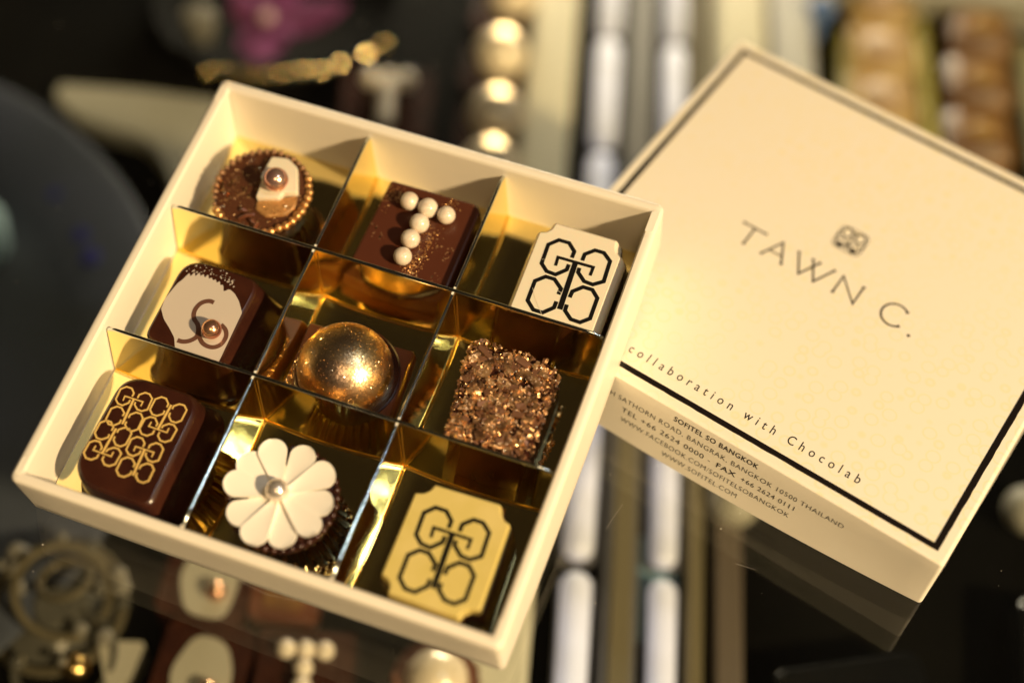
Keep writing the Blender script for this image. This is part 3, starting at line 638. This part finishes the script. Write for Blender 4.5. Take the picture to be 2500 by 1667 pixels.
for i in range(10):
    a = 2*math.pi*(i+0.30)/10 + random.uniform(-0.09, 0.09); L_ = 13.5*random.uniform(0.96, 1.03)
    d = Vector((math.cos(a), math.sin(a))); n_ = Vector((-d.y, d.x)); g = MB(); ls_t = []; ls_b = []
    tilt = random.uniform(-0.7, 0.7); W8 = random.uniform(3.15, 3.5); bend = random.uniform(-0.5, 0.5)
    NU, NV = 26, 8; top = []; bot = []
    for iu in range(NU+1):
        u = math.sin(iu/NU*math.pi/2)**0.9; wd = W8*(0.06+0.94*min(1.0, u/0.76)**0.85) * (math.sqrt(max(0, 1-((u-0.76)/0.24)**2)) if u > 0.76 else 1)
        for iv in range(NV+1):
            v_ = iv/NV*2-1; p = c8 + d*(0.8+u*(L_-0.8)) + n_*(wd*v_ + bend*u*u)
            z = 13.1 + (0.05*i if i % 2 else 0.0) + 1.1*u*u + 0.18*v_*v_ + tilt*v_*0.4 + (0.25 if i % 2 else 0)
            top.append((p.x, p.y, z+0.75)); bot.append((p.x, p.y, z))
    N1 = NV+1; vs = top+bot; K = len(top); fs = []
    for iu in range(NU):
        for iv in range(NV):
            a_ = iu*N1+iv; fs.append((a_, a_+N1, a_+N1+1, a_+1)); fs.append((K+a_, K+a_+1, K+a_+N1+1, K+a_+N1))
        fs.append((iu*N1, K+iu*N1, K+(iu+1)*N1, (iu+1)*N1)); fs.append((iu*N1+NV, (iu+1)*N1+NV, K+(iu+1)*N1+NV, K+iu*N1+NV))
    g.add(vs, fs); g.build('petal', M['petal'], e8, o8, smooth=50)
g = MB(); g.lathe([(7.6, 12.5), (7.6, 13.3), (7.2, 13.75), (0.4, 13.6)], (-0.6, -41.4), 48); g.build('flower_base', M['petal'], e8, o8)
g = MB(); g.sphere((-1.1, -41.1, 15.9), 2.75, 36, 22); g.build('pearl', M['silver'], e8, o8)

# 9 yellow monogram tile
e9, o9 = choc('yellow_tile_chocolate', (41.5, -41.5), 'pale yellow topped chocolate with thin black outline monogram and notched corners')
tile = smooth_outline([(29.2, -51.6), (31.0, -52.2), (32.0, -53.4), (32.2, -55.2), (49.2, -55.2), (49.6, -53.6), (51.0, -52.4), (53.2, -52.0), (52.6, -30.8), (50.8, -30.2), (49.7, -28.8), (49.0, -27.0), (32.9, -27.4), (32.4, -29.0), (31.2, -30.2), (29.2, -30.8)], 0.4, 3)
g = MB(); g.loft(body_loft(tile, [(1.2, -0.9), (11.2, -0.8), (12.0, -0.6)])); g.build('body', M['dark'], e9, o9)
g = MB(); g.loft(body_loft(tile, [(12.0, -0.3), (14.3, 0), (14.8, 0.1), (15.0, 0.35)])); g.build('yellow_tile', M['yellow'], e9, o9)
g = MB(); mono(g, lambda x, y: (x*0.985+41.2, y*0.985-42.7), 1.0, 15.0, 15.07); g.build('monogram', M['ink'], e9, o9, smooth=0)

# ------------------------------------------------------------------ below the glass (world millimetres)
def rail(name, x0, x1, y0, y1, z0, z1, mat, label, cat, bev=1.0):
    g = MB(); prof = [(x0, z0), (x1, z0), (x1, z1-bev), (x1-bev, z1), (x0+bev, z1), (x0, z1-bev)]
    g.loft([[(x, y, z) for x, z in prof] for y in (y0, y1)]); o = g.build(name, mat, None, ((x0+x1)/2, (y0+y1)/2, z0), at(I4, ((x0+x1)/2, (y0+y1)/2, z0)))
    return tag(o, label, cat)
rail('display_rail', -4.6, 14.2, 60, 640, -100, -90, M['creambar'], 'wide cream rail running beneath the glass, left of the glowing lavender tubes', 'rail', 2)
rail('display_rail', 35.0, 46.0, 60, 640, -100, -92, M['steel'], 'grey steel rail between the two rows of glowing lavender tubes', 'rail')
rail('display_rail', 37.6, 44.2, 60, 330, -91.9, -90.5, M['olive'], 'narrow olive strip on the grey rail between the glowing lavender tubes', 'rail', 0.4)
rail('display_rail', 60.9, 66.2, 60, 640, -100, -91, M['olive'], 'narrow olive bronze rail right of the glowing lavender tubes', 'rail')
rail('display_rail', 69.6, 91.0, 385, 640, -100, -90, M['creambar'], 'short wide cream rail behind the top corner of the lid', 'rail', 2)
rail('display_rail', 69.8, 78.6, 60, 262, -100, -92, M['pinkbrown'], 'taupe rail in the shade below the lid', 'rail')
rail('display_rail', 93.5, 110.0, 430, 640, -100, -89, principled('pale_enamel', (0.52, 0.50, 0.47), 0.35), 'pale grey white rail behind the lid, beside the blue bead', 'rail', 2)
def tubes(xc, segs, r, where):  # lavender streaks drawn as glowing tubes, with made-up channels under them
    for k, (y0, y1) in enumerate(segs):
        e_ = empty('glow_tube', at(I4, (xc, y0, -93)), f'{["nearest", "second", "third", "farthest"][k]} lavender streak drawn as a glowing tube in the {where} row', 'lavender streak', 'lavender streaks in two rows')
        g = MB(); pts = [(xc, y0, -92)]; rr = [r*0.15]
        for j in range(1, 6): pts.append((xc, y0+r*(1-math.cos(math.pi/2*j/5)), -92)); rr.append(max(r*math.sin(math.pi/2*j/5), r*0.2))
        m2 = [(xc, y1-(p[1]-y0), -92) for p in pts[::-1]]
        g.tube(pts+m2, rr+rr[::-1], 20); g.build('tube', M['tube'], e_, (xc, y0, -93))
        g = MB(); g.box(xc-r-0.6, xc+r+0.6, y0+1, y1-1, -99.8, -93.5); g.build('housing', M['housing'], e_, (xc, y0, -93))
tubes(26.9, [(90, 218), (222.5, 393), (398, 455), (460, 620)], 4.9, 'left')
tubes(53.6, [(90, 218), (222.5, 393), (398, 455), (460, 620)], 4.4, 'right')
# cool blue bracket between the tube ends
g = MB(); g.loft([[(x, y, z) for x, z in [(46.2, -99.8), (58.8, -99.8), (58.8, -97), (46.2, -97)]] for y in (200, 236)]); 
tag(g.build('tube_bracket', principled('pale_blue_bracket', (0.18, 0.30, 0.38), 0.4), None, (52, 218, -99.8), at(I4, (52, 218, -99.8))), 'pale blue bracket joining the right hand tubes', 'bracket')
g = MB(); g.sphere((112.6, 480.5, -86), 5.5, 20, 12); g.lathe([(4, -99.8), (3, -96), (2.4, -91)], (112.6, 480.5), 20)
tag(g.build('glass_bead', principled('blue_bead', (0.12, 0.20, 0.42), 0.15), None, (112.6, 480.5, -99.8), at(I4, (112.6, 480.5, -99.8))), 'small pale blue bead on a foot behind the lid', 'bead')

# truffle balls in a row along the cream rail
for k, (x, y) in enumerate([(-14.0, 472), (-15.4, 436.5), (-14.6, 404), (-14.4, 378)]):
    e_ = empty('truffle_ball', at(I4, (x, y, -100)), ['farthest white and gold truffle ball in the row at the top edge', 'second truffle ball from the top edge beside the cream rail', 'brightest truffle ball above the open box', 'nearest truffle ball half hidden by the open box'][k], 'truffle', 'truffle balls beside the cream rail')
    g = MB(); g.sphere((x, y, -86.5), 10.5, 32, 20); g.build('ball', M['goldball'], e_, (x, y, -100))
    d = glint_dir(x, y, -86); g = MB(); fleck(g, (x+d.x*10.2, y+d.y*10.2, -86.5+d.z*10.2), d, 3.2, 0.0, k=20, th=0.35); g.build('glint_disc', M['glint'], e_, (x, y, -100), smooth=0)  # disc added as the ball's highlight, turned to flash at the camera
    g = MB(); g.loft([rrect(12.5, 12.0, 3, z, (x-2, y), 4, 2) for z in (-99.9, -95.5, -94.5)]); g.build('chocolate_base', M['dark'], e_, (x, y, -100))

# the same kinds of chocolates lying on the shelf
def shelf_T(x, y, sc, rot, label):
    mw = at(I4, (x, y, -99.9)) @ Matrix.Rotation(rot, 4, 'Z')
    e_ = empty('pearl_chocolate', mw, label, 'chocolate', 'T pearl chocolates on the shelf')
    g = MB(); g.loft([rrect(13*sc, 13.5*sc, 1.2, z, (0, 0), 4, 2) for z in (0, 12*sc, 12.6*sc)]); g.build('body', M['dark'], e_)
    for (px, py) in [(-5.2, 7), (0, 7), (5.2, 7), (0, 1.8), (0, -3.2), (0, -8.2)]:
        g = MB(); g.sphere((px*sc, py*sc, 15*sc), 2.7*sc, 20, 12); g.build('pearl', M['pearl'], e_)
shelf_T(-50.8, 173.0, 1.08, 0.05, 'chocolate with pearls in a T seen through the glass below the open box')
shelf_T(-55.5, 402.0, 1.3, 0.05, 'chocolate with pearls in a T seen through the glass above the open box')
def shelf_swirl(x, y, sc, rot, label):
    mw = at(I4, (x, y, -99.9)) @ Matrix.Rotation(rot, 4, 'Z')
    e_ = empty('swirl_chocolate', mw, label, 'chocolate', 'swirl chocolates on the shelf')
    g = MB(); g.loft([rrect(12*sc, 14*sc, 4, z, (0, 0), 5, 3) for z in (0, 12*sc, 12.6*sc)]); g.build('body', M['dark'], e_)
    g = MB(); g.loft([[(x_, y_, z) for x_, y_ in smooth_outline([(-8*sc, -2*sc), (-3*sc, -13*sc), (8*sc, -13*sc), (9*sc, 0), (5*sc, 9*sc), (-4*sc, 10*sc)], 4*sc, 4)] for z in (12.7*sc, 13.3*sc)]); g.build('beige_patch', M['shelfcream'], e_)
    g = MB(); g.sphere((4*sc, -6*sc, 15.4*sc), 2.7*sc, 20, 12); g.build('pearl', M['copper'], e_)
shelf_swirl(-80.5, 172.0, 1.1, -0.1, 'chocolate with beige patch and pearl at the bottom edge left of the pearl T')
shelf_swirl(-84.0, 203.0, 1.1, -0.1, 'chocolate with beige patch just under the box front wall')
e_ = empty('dome_chocolate', at(I4, (-12.5, 178, -99.9)), 'gold and white dome chocolate at the bottom edge beside the cream rail', 'chocolate', 'T pearl chocolates on the shelf')
del e_['group']
g = MB(); g.lathe([(13, 0), (13.6, 8), (12.8, 10)], (0, 0), 48, 16, 0.03); g.build('cup', M['milk'], e_)
g = MB(); g.sphere((0, 0, 9), 9.6, 24, 14); g.build('dome', M['goldball'], e_)
g = MB(); g.sphere((5, -7, 15), 3.4, 16, 10); g.build('pearl', M['pearl'], e_)
e_ = empty('caramel_chocolate', at(I4, (-60.5, 199.0, -99.9)), 'brown block chocolate peeking out under the box front wall', 'chocolate')
g = MB(); g.loft([rrect(10, 8, 2, z, (0, 0), 4, 2) for z in (0, 12, 12.6)]); g.build('body', M['milk'], e_)
g = MB(); g.loft([rrect(6, 5, 2, z, (0, 0), 4, 2) for z in (12.6, 13.4)]); g.build('topping', M['caramel'], e_)

# black dish with gold beads and a magenta orchid, top left
dc = (-108, 462)
e_ = empty('round_dish', at(I4, (dc[0], dc[1], -99.9)), 'round black dish edged with sparkling gold beads, top left', 'dish')
g = MB(); g.lathe([(30, 0), (44, 3), (50, 10), (48.5, 10.5), (42, 5), (1, 4)], (0, 0), 96); g.build('dish_body', M['deck'], e_)
g = MB(); random.seed(2)
for (bx_, by_, q) in [(-126, 412.7, .45), (-119, 413.5, .5), (-112.9, 414.6, .7), (-108.1, 414.1, .75), (-103.4, 414.3, .7), (-97.4, 416.0, .6), (-89.8, 417.7, .85), (-83.6, 418.6, .9), (-76.4, 423.4, 1.0), (-67.0, 429.9, 1.25), (-61.0, 437, .6)]:
    lx_, ly_ = bx_-dc[0], by_-dc[1]; g.sphere((lx_, ly_, 12.0), 1.5, 12, 8)
    fleck(g, (lx_, ly_, 12.9), glint_dir(bx_, by_, -88), 1.0*q, 0.03, k=8, th=0.5, mi=1)  # glint built in: face turned to flash the added lamp at the camera
tag(g.build('bead_edge', [M['goldmetal'], M['beadface']], e_), 'string of tiny gold beads')
e_ = empty('orchid', at(I4, (-108, 441, -93)), 'magenta orchid flower lying in the black dish', 'flower')
def petal_flat(g, cx, cy_, ang, L_, wd, z, up):
    d = Vector((math.cos(ang), math.sin(ang))); n_ = Vector((-d.y, d.x)); vs = []; fs = []; NU = 8
    for iu in range(NU+1):
        u = iu/NU; ww = wd*math.sin(math.pi*min(1, 0.12+u*0.86))
        for v_ in (-1, -0.5, 0, 0.5, 1):
            p = Vector((cx, cy_)) + d*L_*u + n_*ww*v_; vs.append((p.x, p.y, z+up*u*u-abs(v_)*1.5))
    for iu in range(NU):
        for k in range(4): a_ = iu*5+k; fs.append((a_, a_+5, a_+6, a_+1))
    g.add(vs, fs); K = len(g.v)
    g.add([(x, y, z_-0.8) for x, y, z_ in vs], [tuple(reversed(f)) for f in fs])
for k, (an, L_, wd) in enumerate([(-1.6, 25, 9.5), (0.35, 32, 9.0), (1.35, 24, 9), (2.5, 20, 8), (-0.7, 16, 6)]):
    g = MB(); petal_flat(g, 0, 0, an, L_, wd, 8, 4); g.build('petal', M['magenta'], e_)
g = MB(); g.sphere((0, 0, 10), 3.2, 14, 10, (1, 1, 0.8)); g.build('flower_centre', principled('pale_flower_centre', (0.5, 0.30, 0.30), 0.5), e_)
g = MB(); g.lathe([(4.5, -92), (6.5, -84), (6.2, -80), (1, -79)], (-133, 436), 24)
tag(g.build('candy', M['greyglass'], None, (-133, 436, -92), at(I4, (-133, 436, -92))), 'small pale beige candy in the black dish left of the orchid', 'candy')
# cream porcelain tray strip, slate platter, teal glow and blue glints put in as shapes on the left
cp_ = [(-182, 404), (-182, 396), (-171, 387), (-160, 383.5), (-151, 382), (-143, 379), (-135, 370), (-130, 360), (-122, 350), (-108, 345), (-98, 400), (-121, 403.5), (-150, 405)]
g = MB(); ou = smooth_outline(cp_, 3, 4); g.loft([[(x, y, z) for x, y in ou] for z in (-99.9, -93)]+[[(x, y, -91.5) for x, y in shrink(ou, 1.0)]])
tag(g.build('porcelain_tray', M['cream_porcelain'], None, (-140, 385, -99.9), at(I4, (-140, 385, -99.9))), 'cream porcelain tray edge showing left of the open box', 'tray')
pc = (-262, 262)
e_ = empty('platter', at(I4, (pc[0], pc[1], -99.9)), 'large round slate blue platter at the left edge', 'platter')
g = MB(); g.lathe([(110, 0), (146, 5), (150, 8), (147, 9), (118, 4), (1, 3)], (0, 0), 128); g.build('platter_body', M['slate'], e_)
for i, (a, q) in enumerate([(44, 2.6), (34, 3.4), (29, 4.2)]):
    a = math.radians(a); g = MB(); g.sphere((128*math.cos(a), 128*math.sin(a), 5.5), q, 12, 8, (1, 1, 0.3)); g.build('blue_glint', M['cobalt'], e_)  # cobalt dots painted in for blue glints
g = MB(); g.lathe([(9, -96), (12, -92), (13, -80), (11.5, -76), (9, -75), (8, -80)], (-190, 322), 32)
tag(g.build('teal_glow_cup', M['teal'], None, (-190, 322, -96), at(I4, (-190, 322, -96))), 'teal cup shape added for the teal glow at the left edge', 'cup')
# smoky crystal ornament, bottom left
random.seed(9)
e_ = empty('crystal_ornament', at(I4, (-128, 190, -99.9)), 'smoky crystal bead ornament below the left corner of the box', 'ornament')
g = MB(); g.lathe([(16, 0), (17, 4), (8, 7), (6, 10)], (0, 0), 32); g.build('foot', M['crystal'], e_)
def ring_pts(R_, tx, ty, z, cx=0, cy_=0):
    out = []
    for i in range(33):
        a = 2*math.pi*i/32; x, y = R_*math.cos(a), R_*math.sin(a); out.append((cx+x, cy_+y, z+x*tx+y*ty))
    return out
for (R_, tx, ty, z, cx, cy_, tr_) in [(20, 0.05, 0.1, 8, 0, 0, 1.7), (13.5, -0.25, 0.2, 13, 2, 3, 1.5), (7.5, 0.2, -0.3, 17, 3, 5, 1.2), (15, 0.2, 0.1, 6, 6, -16, 1.5)]:
    g = MB(); g.tube(ring_pts(R_, tx, ty, z, cx, cy_), tr_, 6); g.build('metal_ring', random.choice([M['crystal'], M['antique']]), e_, smooth=0)
for i in range(22):
    a = random.uniform(0, 6.28); R_ = random.choice([20, 13.5, 20]); x, y, z = R_*math.cos(a), R_*math.sin(a), random.uniform(9, 14)
    g = MB(); g.sphere((x, y, z), random.uniform(1.6, 3.4), 7, 5, (1, 1, 0.7)); g.build('cut_crystal', random.choice([M['crystal'], M['greyglass'], M['greyglass']]), e_, smooth=0)
g = MB(); g.sphere((-117.5, 171.5, -92), 4.2, 20, 12); tag(g.build('gold_ball', M['goldmetal'], None, (-117.5, 171.5, -97), at(I4, (-117.5, 171.5, -97))), 'small gold ball at the bottom left edge', 'ball')
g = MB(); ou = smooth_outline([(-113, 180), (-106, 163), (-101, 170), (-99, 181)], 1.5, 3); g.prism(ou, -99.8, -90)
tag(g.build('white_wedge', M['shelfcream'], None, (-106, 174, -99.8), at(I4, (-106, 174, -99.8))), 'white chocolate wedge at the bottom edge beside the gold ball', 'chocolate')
# right: columns of golden and brown pralines, wrapper, tray edge
for k, (x, y) in enumerate([(138.2, 492), (136.8, 463), (135.4, 435), (133.8, 408)]):
    e_ = empty('golden_praline', at(I4, (x, y, -99.9)), f'{["farthest", "second farthest", "third", "nearest"][k]} golden crumb praline in the column behind the lid', 'praline', 'golden pralines behind the lid')
    g = MB(); g.loft([rrect(13.5, 13.0, 4, z, (0, 0), 4, 2) for z in (0, 10)]+[rrect(11, 10.5, 3.5, 12.5, (0, 0), 4, 2)]); g.build('body', M['goldgrain'], e_)
    g = MB(); g.lathe([(8.0, 12.4), (7.6, 14.2), (4, 15.5), (0.3, 15.9)], (0, 0), 24); g.build('cream_top', principled('peach_cream', (0.55, 0.38, 0.24), 0.5), e_)
for k, (x, y) in enumerate([(178, 480), (175, 450), (172, 420), (169.5, 392)]):
    e_ = empty('caramel_praline', at(I4, (x, y, -99.9)), f'{["farthest", "second farthest", "third", "nearest"][k]} brown caramel praline in the right hand column', 'praline', 'caramel pralines in the right column')
    g = MB(); g.loft([rrect(13.0, 12.6, 4, z, (0, 0), 4, 2) for z in (0, 11)]+[rrect(9, 9, 4, 14.5, (0, 0), 4, 2)]); g.build('body', M['caramel'], e_)
    g = MB(); g.sphere((0, 0, 14.0), 4.5, 14, 9, (1.2, 1, 0.6)); g.build('nut', M['goldgrain'], e_)
rail('wrapper_strip', 150.5, 156.5, 380, 484, -99.9, -88, M['chart'], 'yellow green wrapper strip between the praline columns', 'wrapper', 2)
rail('wrapper_strip', 120.0, 124.0, 380, 474, -99.9, -90, M['chart'], 'olive wrapper strip left of the golden pralines', 'wrapper', 1.5)
rail('wrapper_strip', 191.5, 206.0, 330, 476, -99.9, -90, principled('pale_green_wrapper', (0.30, 0.28, 0.15), 0.4), 'pale green wrapper strip at the right edge', 'wrapper', 2)
g = MB(); g.box(112, 240, 493, 505, -99.8, -84); tag(g.build('tray_edge', M['cream_porcelain'], None, (170, 498, -99.8), at(I4, (170, 498, -99.8))), 'beige tray edge behind the pralines at the top right', 'tray')
for (x, y, lab) in [(76, 248, 'pale candy ball showing under the lid front wall'), (172, 256, 'pale candy ball at the right edge below the lid')]:
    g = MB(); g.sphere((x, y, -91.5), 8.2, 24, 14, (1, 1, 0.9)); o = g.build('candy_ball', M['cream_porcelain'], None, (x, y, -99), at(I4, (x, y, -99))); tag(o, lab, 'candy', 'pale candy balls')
# low black display blocks bottom right
for (x, y, w_, h_, r_, lab) in [(112, 178, 46, 34, 0.25, 'low black display block right of the rails'), (176, 200, 30, 40, -0.1, 'low black display block in the bottom right corner')]:
    mw = at(I4, (x, y, -99.9)) @ Matrix.Rotation(r_, 4, 'Z')
    g = MB(); g.loft([rrect(w_/2, h_/2, 4, z, (0, 0), 5, 3) for z in (0, 14)]+[rrect(w_/2-1, h_/2-1, 3.5, 15, (0, 0), 5, 3)]); o = g.build('display_block', M['blackgloss'], None, (0, 0, 0), mw); tag(o, lab, 'block', 'black display blocks')
# dust and hairline scratches on the glass
random.seed(31); g = MB()
for i in range(150):
    x, y = random.uniform(-160, 230), random.uniform(120, 420); g.sphere((x, y, 0.03), random.choice([0.05, 0.07, 0.1, 0.16]), 5, 4, (1.3, 1, 0.4))
SCR = [[(59.7, 177.2), (64.7, 176.1)], [(27.7, 183.4), (29.4, 187), (31.5, 190.8)], [(-60, 160), (-52, 157), (-45, 156)]]
for pts in SCR: g.ribbon(pts, 0.025, 0.01, 0.02)
tag(g.build('dust', M['dust'], smooth=0), 'fine dust specks on the glass', 'dust', kind='stuff')
